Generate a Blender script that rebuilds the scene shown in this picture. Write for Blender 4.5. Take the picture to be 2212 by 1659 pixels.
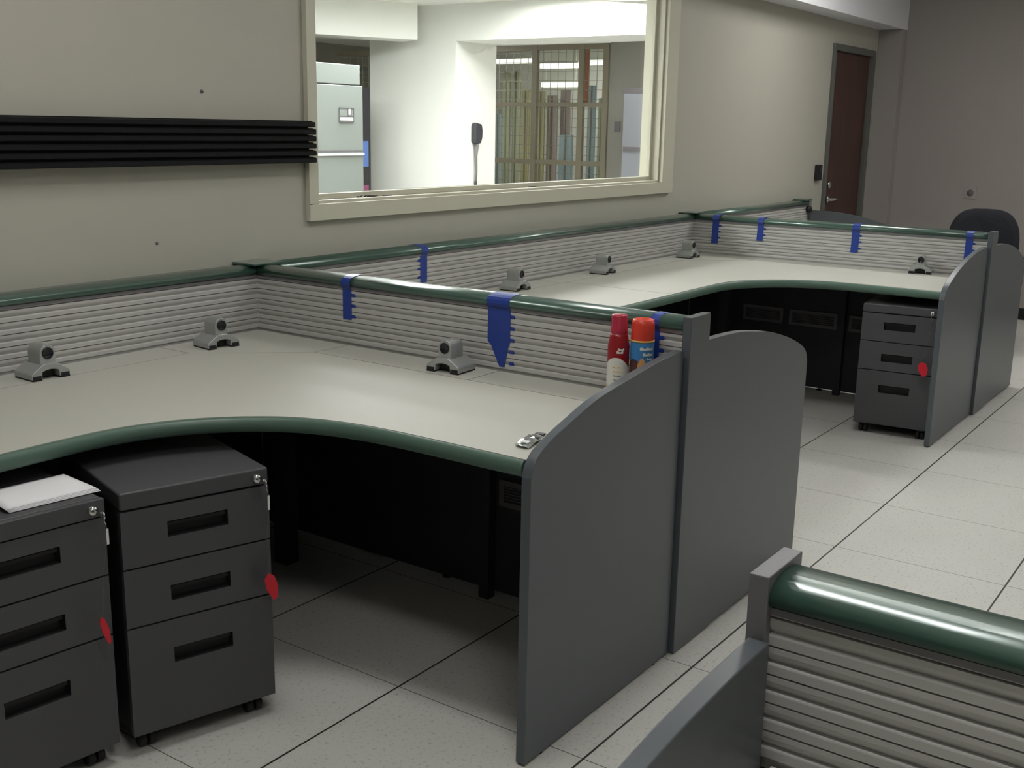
import bpy, bmesh, math, random
from mathutils import Vector, Matrix
random.seed(7)
PI = math.pi
for o in list(bpy.data.objects): bpy.data.objects.remove(o)
scn = bpy.context.scene
COL = scn.collection

# ------------------------------------------------------------------ camera
YAW, PITCH, ROLL = 0.6122, 0.2285, 0.0185
cd = bpy.data.cameras.new('camera'); cam = bpy.data.objects.new('camera', cd); COL.objects.link(cam)
fw = Vector((math.cos(PITCH)*math.cos(YAW), math.cos(PITCH)*math.sin(YAW), -math.sin(PITCH)))
rt = Vector((math.sin(YAW), -math.cos(YAW), 0)); up = rt.cross(fw)
r2 = rt*math.cos(ROLL)+up*math.sin(ROLL); u2 = -rt*math.sin(ROLL)+up*math.cos(ROLL)
M = Matrix((r2, u2, -fw)).transposed().to_4x4(); M.translation = Vector((-2.1559, -1.2748, 1.5417))
cam.matrix_world = M
cd.sensor_width = 36; cd.lens = 39.02; cd.clip_start = .05
scn.camera = cam
scn.view_settings.view_transform = 'Standard'; scn.view_settings.look = 'None'
scn.view_settings.gamma = 1; scn.view_settings.use_curve_mapping = False
scn.view_settings.exposure = 0.0
w = bpy.data.worlds.new('world'); scn.world = w; w.use_nodes = True
w.node_tree.nodes['Background'].inputs[0].default_value = (.5, .52, .5, 1)
w.node_tree.nodes['Background'].inputs[1].default_value = .02

# lamp strengths
L_ROOM = 30.0      # brightest troffer of this room, the others are dimmed
L_NEXT = 44.0     # troffers of the room behind the window

# ------------------------------------------------------------------ materials
def s2l(c): return tuple((x/12.92 if x <= .04045 else ((x+.055)/1.055)**2.4) for x in c)
def rgb(r, g, b): return s2l((r/255, g/255, b/255))
def mat(name, col, rough=.5, metal=0, noise=0, nscale=60, bump=0, spec=.5, coat=0, emit=None, estr=0, alpha=None):
    m = bpy.data.materials.new(name); m.use_nodes = True
    nt = m.node_tree; b = nt.nodes['Principled BSDF']
    b.inputs['Base Color'].default_value = (*col, 1)
    b.inputs['Roughness'].default_value = rough; b.inputs['Metallic'].default_value = metal
    b.inputs['Specular IOR Level'].default_value = spec
    b.inputs['Coat Weight'].default_value = coat; b.inputs['Coat Roughness'].default_value = .2
    if noise or bump:
        tc = nt.nodes.new('ShaderNodeTexCoord'); n = nt.nodes.new('ShaderNodeTexNoise')
        n.inputs['Scale'].default_value = nscale; n.inputs['Detail'].default_value = 3
        nt.links.new(tc.outputs['Object'], n.inputs['Vector'])
        if noise:
            mx = nt.nodes.new('ShaderNodeMix'); mx.data_type = 'RGBA'
            mx.inputs[6].default_value = (*[c*(1-noise) for c in col], 1)
            mx.inputs[7].default_value = (*[min(1, c*(1+noise)) for c in col], 1)
            nt.links.new(n.outputs['Fac'], mx.inputs[0]); nt.links.new(mx.outputs[2], b.inputs['Base Color'])
        if bump:
            bp = nt.nodes.new('ShaderNodeBump'); bp.inputs['Strength'].default_value = bump; bp.inputs['Distance'].default_value = .002
            nt.links.new(n.outputs['Fac'], bp.inputs['Height']); nt.links.new(bp.outputs['Normal'], b.inputs['Normal'])
    if emit:
        b.inputs['Emission Color'].default_value = (*emit, 1); b.inputs['Emission Strength'].default_value = estr
    return m

def floor_mat():
    m = bpy.data.materials.new('raised_floor_tile'); m.use_nodes = True; nt = m.node_tree; N = nt.nodes; Lk = nt.links
    b = N['Principled BSDF']; b.inputs['Roughness'].default_value = .42
    tc = N.new('ShaderNodeTexCoord'); sp = N.new('ShaderNodeSeparateXYZ'); Lk.new(tc.outputs['Object'], sp.inputs[0])
    def line(sock, half):
        a = N.new('ShaderNodeMath'); a.operation = 'DIVIDE'; Lk.new(sock, a.inputs[0]); a.inputs[1].default_value = .6096
        r = N.new('ShaderNodeMath'); r.operation = 'ROUND'; Lk.new(a.outputs[0], r.inputs[0])
        s = N.new('ShaderNodeMath'); s.operation = 'SUBTRACT'; Lk.new(a.outputs[0], s.inputs[0]); Lk.new(r.outputs[0], s.inputs[1])
        ab = N.new('ShaderNodeMath'); ab.operation = 'ABSOLUTE'; Lk.new(s.outputs[0], ab.inputs[0])
        l = N.new('ShaderNodeMath'); l.operation = 'LESS_THAN'; Lk.new(ab.outputs[0], l.inputs[0]); l.inputs[1].default_value = half/.6096
        return l
    ly = line(sp.outputs['Y'], .0031); lx = line(sp.outputs['X'], .0015)
    n1 = N.new('ShaderNodeTexNoise'); n1.inputs['Scale'].default_value = 95; n1.inputs['Detail'].default_value = 2
    n2 = N.new('ShaderNodeTexNoise'); n2.inputs['Scale'].default_value = 2.2
    Lk.new(tc.outputs['Object'], n1.inputs['Vector']); Lk.new(tc.outputs['Object'], n2.inputs['Vector'])
    r1 = N.new('ShaderNodeValToRGB'); r1.color_ramp.elements[0].position = .28; r1.color_ramp.elements[1].position = .42
    r1.color_ramp.elements[0].color = (*rgb(184, 184, 177), 1); r1.color_ramp.elements[1].color = (*rgb(216, 215, 209), 1)
    Lk.new(n1.outputs['Fac'], r1.inputs[0])
    mx0 = N.new('ShaderNodeMix'); mx0.data_type = 'RGBA'; mx0.blend_type = 'MULTIPLY'; mx0.inputs[0].default_value = .12
    Lk.new(r1.outputs[0], mx0.inputs[6]); Lk.new(n2.outputs['Fac'], mx0.inputs[7])
    mx1 = N.new('ShaderNodeMix'); mx1.data_type = 'RGBA'; Lk.new(lx.outputs[0], mx1.inputs[0]); Lk.new(mx0.outputs[2], mx1.inputs[6]); mx1.inputs[7].default_value = (*rgb(92, 90, 84), 1)
    mx2 = N.new('ShaderNodeMix'); mx2.data_type = 'RGBA'; Lk.new(ly.outputs[0], mx2.inputs[0]); Lk.new(mx1.outputs[2], mx2.inputs[6]); mx2.inputs[7].default_value = (*rgb(42, 42, 38), 1)
    Lk.new(mx2.outputs[2], b.inputs['Base Color'])
    return m

def wood_mat(name, c1, c2, rough=.45):
    m = bpy.data.materials.new(name); m.use_nodes = True; nt = m.node_tree; N = nt.nodes; Lk = nt.links
    b = N['Principled BSDF']; b.inputs['Roughness'].default_value = rough
    tc = N.new('ShaderNodeTexCoord'); mp = N.new('ShaderNodeMapping'); mp.inputs['Scale'].default_value = (22, 22, 1.3)
    n = N.new('ShaderNodeTexNoise'); n.inputs['Scale'].default_value = 2; n.inputs['Detail'].default_value = 6
    Lk.new(tc.outputs['Object'], mp.inputs[0]); Lk.new(mp.outputs[0], n.inputs['Vector'])
    r = N.new('ShaderNodeValToRGB'); r.color_ramp.elements[0].position = .35; r.color_ramp.elements[1].position = .65
    r.color_ramp.elements[0].color = (*c1, 1); r.color_ramp.elements[1].color = (*c2, 1)
    Lk.new(n.outputs['Fac'], r.inputs[0]); Lk.new(r.outputs[0], b.inputs['Base Color'])
    return m

def glass_mat():
    m = bpy.data.materials.new('window_glass'); m.use_nodes = True; nt = m.node_tree; nt.nodes.clear()
    o = nt.nodes.new('ShaderNodeOutputMaterial'); t = nt.nodes.new('ShaderNodeBsdfTransparent'); g = nt.nodes.new('ShaderNodeBsdfGlossy')
    g.inputs['Roughness'].default_value = .01; t.inputs[0].default_value = (.96, .965, .96, 1)
    lw = nt.nodes.new('ShaderNodeLayerWeight'); lw.inputs[0].default_value = .5
    pw = nt.nodes.new('ShaderNodeMath'); pw.operation = 'POWER'; pw.inputs[1].default_value = 4; nt.links.new(lw.outputs['Facing'], pw.inputs[0])
    f = nt.nodes.new('ShaderNodeMath'); f.operation = 'MULTIPLY_ADD'; f.inputs[1].default_value = .6; f.inputs[2].default_value = .03; nt.links.new(pw.outputs[0], f.inputs[0])
    mx = nt.nodes.new('ShaderNodeMixShader'); nt.links.new(f.outputs[0], mx.inputs[0]); nt.links.new(t.outputs[0], mx.inputs[1]); nt.links.new(g.outputs[0], mx.inputs[2])
    nt.links.new(mx.outputs[0], o.inputs[0]); return m

mWall = mat('painted_wall', rgb(183, 181, 169), .55, noise=.02, nscale=8, bump=.15)
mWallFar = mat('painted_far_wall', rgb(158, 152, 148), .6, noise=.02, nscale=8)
mCeil = mat('ceiling_paint', rgb(228, 228, 232), .8)
mTrim = mat('window_trim_paint', rgb(206, 204, 186), .4)
mFloor = floor_mat()
mPanel = mat('grey_laminate', rgb(87, 92, 97), .36, noise=.05, nscale=300)
mPost = mat('grey_post_laminate', rgb(112, 111, 115), .38, noise=.03, nscale=200)
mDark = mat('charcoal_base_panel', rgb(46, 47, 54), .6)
mDark2 = mat('charcoal_raceway', rgb(104, 101, 104), .5)
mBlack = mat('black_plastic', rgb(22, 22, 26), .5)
mRecess = mat('black_recess', rgb(9, 9, 13), .6)
mSlot = mat('slot_shadow_fill', rgb(46, 44, 40), .8)
mSlat = mat('brushed_aluminium_slats', rgb(190, 189, 186), .45, metal=.12)
mGreen = mat('green_enamel', rgb(66, 98, 86), .3, metal=.25, spec=.7, coat=1, noise=.03, nscale=120)
mGreenEdge = mat('green_vinyl_edge', rgb(84, 109, 96), .42)
mDesk = mat('pale_desk_laminate', rgb(190, 189, 180), .6, noise=.015, nscale=250)
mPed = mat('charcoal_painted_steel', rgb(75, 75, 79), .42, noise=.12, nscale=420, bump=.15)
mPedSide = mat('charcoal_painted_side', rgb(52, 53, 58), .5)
mChrome = mat('chrome', (.75, .75, .75), .14, metal=1)
mRed = mat('red_tag_plastic', rgb(214, 24, 48), .4)
mSilver = mat('silver_plastic', rgb(172, 175, 173), .32, metal=.45)
mLens = mat('dark_lens', rgb(20, 24, 30), .12)
mTape = mat('blue_painters_tape', rgb(34, 62, 148), .4, noise=.06, nscale=150)
mPaper = mat('white_paper', rgb(238, 237, 240), .7)
mRack = mat('black_slat_channel', rgb(8, 8, 13), .6, spec=.3)
mDoor = wood_mat('dark_wood_door', rgb(62, 40, 34), rgb(84, 52, 42))
mDoorFrame = mat('grey_door_frame', rgb(96, 98, 94), .5)
mGlass = glass_mat()
mChair = mat('black_chair_fabric', rgb(30, 32, 40), .9, bump=.3, nscale=300)
mWhite = mat('white_wall_next_room', rgb(226, 227, 220), .6)
mCab = mat('pale_cabinet', rgb(128, 134, 130), .45)
def lamp_mat(f): return mat('diffuser_room', (1, 1, 1), .5, emit=(1, .985, .95), estr=L_ROOM*f)
mLight = lamp_mat(.9)
mLight2 = mat('diffuser_next_room', (1, 1, 1), .5, emit=(.98, 1, 1), estr=L_NEXT)
mLight3 = mat('diffuser_storage', (1, 1, 1), .5, emit=(.95, 1, .8), estr=2.2)
mMesh = mat('cage_wire', rgb(150, 152, 138), .5, metal=.3)
mCageFrame = mat('cage_frame_paint', rgb(126, 120, 102), .5)
mGreyWall = mat('grey_wall_next_room', rgb(140, 138, 130), .6)
mOrange = mat('orange_brown_reflection', rgb(160, 96, 64), .5)  # colour of a reflection in the window glass, drawn as a bar
mCanRed = mat('dark_red_can', rgb(146, 24, 34), .3)
mCapPink = mat('clear_red_cap', rgb(176, 48, 70), .25)
mOrangeCap = mat('orange_red_cap', rgb(218, 64, 44), .4)
mCanBlue = mat('blue_can', rgb(58, 120, 176), .3)
mCream = mat('cream_label', rgb(222, 220, 212), .5)
mYellow = mat('yellow_label', rgb(226, 196, 110), .5)
mBrown = mat('brown_label', rgb(74, 40, 40), .5)
mTan = mat('tan_label', rgb(206, 150, 92), .5)
mBoardA = mat('sage_carton', rgb(188, 197, 164), .8); mBoardB = mat('grey_mauve_carton', rgb(176, 164, 161), .8)
mBoardC = mat('blue_grey_carton', rgb(161, 188, 195), .8); mBoardD = mat('olive_carton', rgb(188, 185, 135), .8)

# ------------------------------------------------------------------ mesh builder
class MB:
    def __init__(s): s.v = []; s.f = []; s.sm = []
    def add(s, vs, fs, smooth=False):
        n = len(s.v); s.v += [tuple(v) for v in vs]; s.f += [tuple(i+n for i in f) for f in fs]; s.sm += [smooth]*len(fs); return s
    def box(s, x0, x1, y0, y1, z0, z1):
        x0, x1 = min(x0, x1), max(x0, x1); y0, y1 = min(y0, y1), max(y0, y1); z0, z1 = min(z0, z1), max(z0, z1)
        return s.add([(x0, y0, z0), (x1, y0, z0), (x1, y1, z0), (x0, y1, z0), (x0, y0, z1), (x1, y0, z1), (x1, y1, z1), (x0, y1, z1)],
                     [(3, 2, 1, 0), (4, 5, 6, 7), (0, 1, 5, 4), (1, 2, 6, 5), (2, 3, 7, 6), (3, 0, 4, 7)])
    def extrude(s, poly, fn, t0, t1, smooth=False, caps=True):
        """poly: list of (a,b); fn(a,b,t)->xyz"""
        n = len(poly)
        s.add([fn(a, b, t0) for a, b in poly]+[fn(a, b, t1) for a, b in poly], [(i, (i+1) % n, n+(i+1) % n, n+i) for i in range(n)], smooth)
        if caps: s.add([fn(a, b, t0) for a, b in poly], [tuple(range(n))]); s.add([fn(a, b, t1) for a, b in poly], [tuple(reversed(range(n)))])
        return s
    def sweep(s, path, prof, smooth=True, closed_prof=False):
        """path: list of (x,y,nx,ny); prof: list of (out, z) ; open ribbon sweep"""
        m = len(prof); vs = []
        for x, y, nx, ny in path:
            for a, z in prof: vs.append((x+nx*a, y+ny*a, z))
        fs = []
        for i in range(len(path)-1):
            for j in range(m if closed_prof else m-1):
                k = (j+1) % m; fs.append((i*m+j, i*m+k, (i+1)*m+k, (i+1)*m+j))
        s.add(vs, fs, smooth)
        s.add(vs[:m], [tuple(range(m))]); s.add(vs[-m:], [tuple(reversed(range(m)))])
        return s
    def tube(s, pts, r, n=8, cap=True):
        pts = [Vector(p) for p in pts]; rings = []
        for i, p in enumerate(pts):
            d = (pts[min(i+1, len(pts)-1)]-pts[max(i-1, 0)]).normalized()
            a = Vector((0, 0, 1)) if abs(d.z) < .9 else Vector((1, 0, 0))
            u = d.cross(a).normalized(); q = d.cross(u)
            rr = r[i] if isinstance(r, (list, tuple)) else r
            rings.append([p+u*rr*math.cos(2*PI*k/n)+q*rr*math.sin(2*PI*k/n) for k in range(n)])
        vs = [v for R_ in rings for v in R_]
        fs = [(i*n+k, i*n+(k+1) % n, (i+1)*n+(k+1) % n, (i+1)*n+k) for i in range(len(pts)-1) for k in range(n)]
        s.add(vs, fs, True)
        if cap: s.add(rings[0], [tuple(range(n))]); s.add(rings[-1], [tuple(reversed(range(n)))])
        return s
    def lathe(s, prof, c=(0, 0, 0), n=28, axis='z', smooth=True):
        vs = []
        for r, h in prof:
            for k in range(n):
                a = 2*PI*k/n; p = (r*math.cos(a), r*math.sin(a), h)
                if axis == 'x': p = (h, r*math.cos(a), r*math.sin(a))
                if axis == 'y': p = (r*math.cos(a), h, r*math.sin(a))
                vs.append((p[0]+c[0], p[1]+c[1], p[2]+c[2]))
        m = len(prof)
        s.add(vs, [(i*n+k, i*n+(k+1) % n, (i+1)*n+(k+1) % n, (i+1)*n+k) for i in range(m-1) for k in range(n)], smooth)
        if prof[0][0] > 1e-6: s.add(vs[:n], [tuple(range(n))])
        if prof[-1][0] > 1e-6: s.add(vs[-n:], [tuple(range(n))])
        return s
    def build(s, name, m, parent=None, bevel=0, seg=2, loc=None, sub=0):
        me = bpy.data.meshes.new(name); me.from_pydata(s.v, [], s.f)
        me.polygons.foreach_set('use_smooth', s.sm)
        bm = bmesh.new(); bm.from_mesh(me); bmesh.ops.remove_doubles(bm, verts=bm.verts, dist=1e-6)
        bmesh.ops.recalc_face_normals(bm, faces=bm.faces); bm.to_mesh(me); bm.free()
        me.materials.append(m); o = bpy.data.objects.new(name, me); COL.objects.link(o)
        if parent: o.parent = parent
        if loc: o.location = loc
        if bevel:
            b = o.modifiers.new('bevel', 'BEVEL'); b.width = bevel; b.segments = seg; b.limit_method = 'ANGLE'; b.angle_limit = .6
            b.harden_normals = True
        if sub:
            b = o.modifiers.new('sub', 'SUBSURF'); b.levels = b.render_levels = sub
        return o
def B(*a): return MB().box(*a)
def tag(o, label, cat, group=None, kind=None):
    o['label'] = label; o['category'] = cat
    if group: o['group'] = group
    if kind: o['kind'] = kind
    return o
def thing(name, label, cat, loc=(0, 0, 0), rz=0, group=None):
    o = bpy.data.objects.new(name, None); COL.objects.link(o); o.location = loc; o.rotation_euler = (0, 0, rz)
    o.empty_display_size = .05
    return tag(o, label, cat, group)
def struct(o, label=None, cat=None):
    o['kind'] = 'structure'
    if label: o['label'] = label
    if cat: o['category'] = cat
    return o
def copy_tree(o, parent=None):
    c = o.copy(); COL.objects.link(c)
    if parent: c.parent = parent
    for ch in list(o.children): copy_tree(ch, c)
    return c

# ------------------------------------------------------------------ key dimensions
WY = 1.974            # wall surface
SY = 1.914            # centre line of the wall screens
XS1 = .700; MOD = 3.643; XS2 = XS1+MOD
ZD = .779             # desk top
ZR = 1.021            # top of green rail
FX = 8.06             # far wall
WX0, WX1, WZ0, WZ1 = 1.018, 4.13, 1.156, 2.395      # window trim outer
GX0, GX1, GZ0, GZ1 = 1.068, 3.99, 1.222, 2.33       # opening
DX0, DX1, DZ1 = 6.83, 7.858, 2.228
WT = .13              # wall thickness

# ------------------------------------------------------------------ room shell
struct(B(-4, 13, -5.2, 10.2, -.1, 0).build('floor', mFloor), 'pale speckled raised floor tiles with dark joints', 'floor')
wb = MB()
wb.box(-4, GX0, WY, WY+WT, 0, 2.95).box(GX1, DX0+.03, WY, WY+WT, 0, 2.95).box(DX1-.03, FX+.15, WY, WY+WT, 0, 2.95)
wb.box(GX0, GX1, WY, WY+WT, 0, GZ0).box(GX0, GX1, WY, WY+WT, GZ1, 2.95).box(DX0+.03, DX1-.03, WY, WY+WT, DZ1-.03, 2.95)
struct(wb.build('wall_back', mWall), 'long cream wall behind the workstations', 'wall')
struct(B(FX, FX+.15, -5.2, WY, 0, 2.95).build('wall_far', mWallFar), 'grey end wall beyond the workstations', 'wall')
struct(B(7.932, FX, 1.766, WY, 0, 2.412).build('trim_1', mWallFar, bevel=.004), 'narrow pier in the far corner beside the door', 'trim')
struct(B(-4.15, -4, -5.2, WY+WT, 0, 2.95).build('wall_left', mWall))
struct(B(-4, FX, -5.35, -5.2, 0, 2.95).build('wall_front', mWall))
struct(B(-4.15, FX+.15, -5.35, WY+WT, 2.95, 3.05).build('ceiling', mCeil))
struct(B(4.2, FX, 1.766, WY, 2.412, 2.95).build('trim_2', mCeil, bevel=.003), 'pale soffit boxed in along the top of the wall', 'soffit')
struct(B(FX-.012, FX, -5.2, 1.766, 0, .1).build('baseboard_far', mBlack, bevel=.003))
struct(B(-4, 6.8, WY-.01, WY, 0, .1).build('baseboard_back', mBlack, bevel=.003))
# window
win = thing('window_1', 'wide interior window in cream frame looking into a bright room', 'window', (GX0, WY, GZ0)); win['kind'] = 'structure'
def wpart(mb, name, m, bevel=.002):
    o = mb.build(name, m, bevel=bevel); o.parent = win; o.matrix_parent_inverse = Matrix.Translation(win.location).inverted(); return o
fr = MB()
P = .026
fr.box(WX0, WX1, WY-P, WY, WZ0, GZ0).box(WX0, WX1, WY-P, WY, GZ1, WZ1).box(WX0, GX0, WY-P, WY, GZ0, GZ1).box(GX1, WX1, WY-P, WY, GZ0, GZ1)
wpart(fr, 'window_frame', mTrim)
fr = MB(); T2 = .022
fr.box(GX0, GX1, WY-.0, WY+WT, GZ0, GZ0+.012).box(GX0, GX1, WY, WY+WT, GZ1-.012, GZ1).box(GX0, GX0+.012, WY, WY+WT, GZ0, GZ1).box(GX1-.012, GX1, WY, WY+WT, GZ0, GZ1)
wpart(fr, 'window_reveal', mTrim)
fr = MB()
fr.box(GX0+.012, GX1-.012, WY+.05, WY+.075, GZ0+.012, GZ0+.034).box(GX0+.012, GX1-.012, WY+.05, WY+.075, GZ1-.034, GZ1-.012)
fr.box(GX0+.012, GX0+.03, WY+.05, WY+.075, GZ0+.034, GZ1-.034).box(GX1-.034, GX1-.012, WY+.05, WY+.075, GZ0+.034, GZ1-.034)
wpart(fr, 'glazing_bead', mTrim)
wpart(B(GX0+.02, GX1-.02, WY+.060, WY+.066, GZ0+.02, GZ1-.02), 'pane', mGlass, 0)
# door
dr = thing('door_1', 'dark brown wooden door in a grey frame at the far end of the wall', 'door', (DX0, WY, 0)); dr['kind'] = 'structure'
def dpart(mb, name, m, parent=dr, bevel=.003):
    o = mb.build(name, m, bevel=bevel); o.parent = parent
    if parent is dr: o.matrix_parent_inverse = Matrix.Translation(dr.location).inverted()
    else: o.matrix_parent_inverse = Matrix.Translation(dr.location).inverted()
    return o
fr = MB(); fr.box(DX0, DX0+.055, WY-.02, WY+WT, 0, DZ1).box(DX1-.075, DX1, WY-.02, WY+WT, 0, DZ1).box(DX0+.055, DX1-.075, WY-.02, WY+WT, DZ1-.05, DZ1)
dpart(fr, 'door_frame', mDoorFrame)
leaf = dpart(B(DX0+.058, DX1-.078, WY+.01, WY+.055, .008, DZ1-.053), 'door_leaf', mDoor)
hb = MB(); hb.lathe([(.0, -.0), (.032, -.0), (.032, -.012), (.012, -.016), (.012, -.05), (0, -.05)], (7.0, WY+.01, .993), 16, 'y')
hb.tube([(7.0, WY-.035, .993), (7.06, WY-.04, .993), (7.13, WY-.036, .99)], .011)
h_ = dpart(hb, 'door_handle', mChrome, bevel=0); h_['label'] = 'chrome lever handle'
hb = MB().lathe([(0, 0), (.03, 0), (.03, -.018), (.02, -.024), (0, -.024)], (6.99, WY+.01, 1.111), 16, 'y')
dpart(hb, 'deadbolt', mChrome, bevel=0)
# card reader
cr = thing('card_reader', 'black card reader on the wall left of the brown door', 'card reader', (6.685, WY, 1.157))
B(-.052, .052, -.028, 0, 0, .125).build('housing', mBlack, cr, bevel=.006)
B(-.03, .03, -.030, -.027, .07, .105).build('sensor_window', mLens, cr)
# far outlet
ou = thing('wall_outlet', 'small dark socket on the far grey wall above the chair', 'outlet', (FX, 1.10, 1.0))
B(-.008, 0, -.05, .05, -.0, .10).build('cover_plate', mWallFar, ou, bevel=.002)
MB().lathe([(0, -.02), (.026, -.02), (.028, -.008), (.028, -.006)], (0, 0, .05), 16, 'x').build('socket', mDark2, ou)
# wall marks: an anchor hole left of the window
tag(MB().lathe([(0, -.003), (.006, -.003), (.007, 0)], (.525, WY, 1.640), 12, 'y').build('wall_anchor', mDark2), 'tiny dark screw anchor in the cream wall above the black slat rail', 'screw anchor')
tag(MB().lathe([(0, -.002), (.005, -.002), (.006, 0)], (.30, WY, 1.12), 10, 'y').build('nail_hole', mDark2), 'tiny nail mark low on the cream wall above the green rail', 'nail hole')

# black slat rail on the wall
rk = thing('wall_slat_rail', 'long black horizontal slat rail mounted on the wall left of the window', 'slat rail', (0, WY, 1.386))
B(-2.6, 1.005, -.032, 0, .004, .158).build('back_plate', mBlack, rk)

for k in range(6):
    z = .0+k*.0272
    prof = [(-.032, z+.001), (-.060, z+.001), (-.064, z+.004), (-.064, z+.017), (-.060, z+.020), (-.046, z+.021), (-.046, z+.024), (-.032, z+.0245)]
    MB().extrude(prof, lambda a, b, t: (t, a, b), -2.62, 1.022-(.004 if k == 5 else 0)).build('slat', mRack, rk)

# ------------------------------------------------------------------ screens
def slat_profile(half, z0=.786, zt=.972, pitch=.0373):
    """outline (offset from centre plane, z) of one face from the top down"""
    pts = [(half-.002, .984), (half-.002, zt+.0010)]
    z = zt
    while z > z0+.002:
        zb = z-pitch
        pts += [(half-.014, z+.0010), (half-.014, z-.0010), (half, z-.0013)]        # thin slot
        pts += [(half, z-.0085)]
        for t in (.15, .35, .55, .75, .9, 1): pts.append((half-.0075*t**1.6, z-.0085-.0125*t))
        pts += [(half-.0008, z-.0225), (half, z-.0245)]
        pts += [(half, zb+.0013)]
        z = zb
    pts += [(half-.004, z+.0008), (half-.004, .770)]
    return pts
RAILP = [(-.040, .9845), (-.0480, .9895), (-.0505, .998), (-.048, 1.006), (-.040, 1.0135), (-.027, 1.0185), (-.012, 1.0208), (0, 1.0212)]
RAILP = RAILP+[(-a, b) for a, b in reversed(RAILP[:-1])]
def screen(label, axis, c, t0, t1, group, post=None, capend=None, ztop=0, both=True, vents=(), halfs=.040, joint=None):
    """axis 'x': runs along x at y=c; axis 'y': runs along y at x=c, from t0 to t1"""
    f = (lambda a, b, t: (t, c+a, b)) if axis == 'x' else (lambda a, b, t: (c+a, t, b))
    base = f(0, 0, (t0+t1)/2)
    root = thing('slat_screen', label, 'partition screen', base, 0, group)
    inv = Matrix.Translation(Vector(base)).inverted()
    def part(mb, name, m, bevel=0, parent=None, lab=None):
        o = mb.build(name, m, bevel=bevel); o.parent = parent or root
        if not parent: o.matrix_parent_inverse = inv
        if lab: o['label'] = lab
        return o
    right = slat_profile(halfs)
    left = [(-a, b) for a, b in reversed(right)]
    part(MB().extrude(right+left, f, t0, t1), 'slat_panel', mSlat)
    part(MB().extrude(RAILP, f, t0, t1, smooth=True), 'top_rail', mGreen, lab='green rounded top rail')
    part(MB().extrude([(-.0425, .9765), (.0425, .9765), (.0425, .9855), (-.0425, .9855)], f, t0, t1), 'rail_seat', mPost)
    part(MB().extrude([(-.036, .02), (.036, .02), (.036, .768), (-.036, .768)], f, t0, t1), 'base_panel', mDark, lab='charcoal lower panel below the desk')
    for s, v0, v1, vz0, vz1 in vents:
        fv = MB()
        for (a0, a1, b0, b1) in ((v0, v1, vz1-.018, vz1), (v0, v1, vz0, vz0+.018), (v0, v0+.02, vz0+.018, vz1-.018), (v1-.02, v1, vz0+.018, vz1-.018)):
            fv.extrude([(s*.036, b0), (s*.042, b0), (s*.042, b1), (s*.036, b1)], f, a0, a1)
        vv = part(fv, 'raceway_frame', mDark2)
        fl = MB(); n = 5
        for k in range(n):
            zz = vz0+.024+(vz1-vz0-.05)*k/(n-1); fl.extrude([(s*.036, zz), (s*.039, zz), (s*.039, zz+.004), (s*.036, zz+.004)], f, v0+.02, v1-.02)
        part(fl, 'raceway_fin', mDark2, parent=vv)
    nfeet = 3
    for k in range(nfeet):
        t = t0+.1+(t1-t0-.2)*k/(nfeet-1); x, y, _ = f(0, 0, t)
        part(MB().lathe([(.018, 0), (.018, .006), (.006, .01), (.006, .021)], (x, y, 0), 12), 'leveling_foot', mBlack)
    return root, part, f

gw = 'slat screens along the wall'; gp = 'slat screens standing out from the wall'

s1, p1, f1 = screen('silver slat screen with green rail along the wall at the left, behind two webcams', 'x', SY, -2.85, XS1-.0385, gw)
s2, p2, f2 = screen('silver slat screen with green rail along the wall under the window', 'x', SY, XS1+.0385, XS2-.0385, gw)
s3, p3, f3 = screen('farthest short slat screen along the wall, ending before the brown door', 'x', SY, XS2+.0385, 6.28, gw)
def junction(root, part, x):
    mb = MB().box(x-.07, x+.07, SY-.062, SY+.058, ZR-.002, ZR+.007)
    o = part(mb, 'junction_cap', mGreen, bevel=.003); o['label'] = 'flat green cap where screens meet'
    o = part(B(x-.038, x+.038, SY-.038, SY+.038, .0, ZR-.002), 'junction_post', mSlat, lab='corner post')
def end_post(part, x, y0, y1, hw=.056, foot=True):
    # end board closing a projecting screen
    mb = B(x-hw, x+hw, y0, y1, .0, 1.027)
    part(mb, 'end_post', mPost, bevel=.0015, lab='grey square end post')
# projecting screens (run in y)
def vents_for(): return [(-1, .30, .66, .39, .485), (-1, .80, .825, .39, .485), (-1, .86, 1.22, .39, .485), (-1, 1.24, 1.5, .39, .485)]
q1, pq1, fq1 = screen('nearest projecting slat screen with blue tape strips and two spray cans', 'y', XS1, .1075, SY-.0385, gp, vents=[(-1, .22, .745, .325, .415)])
junction(q1, pq1, XS1); pq1(B(XS1-.075, XS1-.037, .76, .80, 0, .675), 'upright_channel', mDark)
q2, pq2, fq2 = screen('projecting slat screen with four blue tape strips at the second workstation', 'y', XS2, .1075, SY-.0385, gp, vents=[(-1, .26, .83, .39, .485), (-1, .90, 1.20, .39, .485), (-1, 1.24, 1.5, .39, .485)])
junction(q2, pq2, XS2); pq2(B(XS2-.075, XS2-.037, .845, .885, 0, .675), 'upright_channel', mDark)
FXC = -.921
q3, pq3, fq3 = screen('foreground slat screen with shiny green rail at the lower right corner', 'y', FXC, -3.6, -.822, gp)
end_post(pq3, FXC, -.822, -.797, .054)
# end cap on screen 3
o = p3(B(6.2, 6.33, SY-.052, SY+.052, ZR-.004, ZR+.010), 'rail_end_cap', mGreen, bevel=.003)
p3(B(6.28, 6.33, SY-.05, SY+.05, 0, ZR-.004), 'end_post', mPost, bevel=.002)
p3(MB().lathe([(0, -.035), (.02, -.035), (.024, -.02), (.024, 0)], (6.262, SY-.04, .955), 14, 'y'), 'bracket_knob', mBlack)

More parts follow.
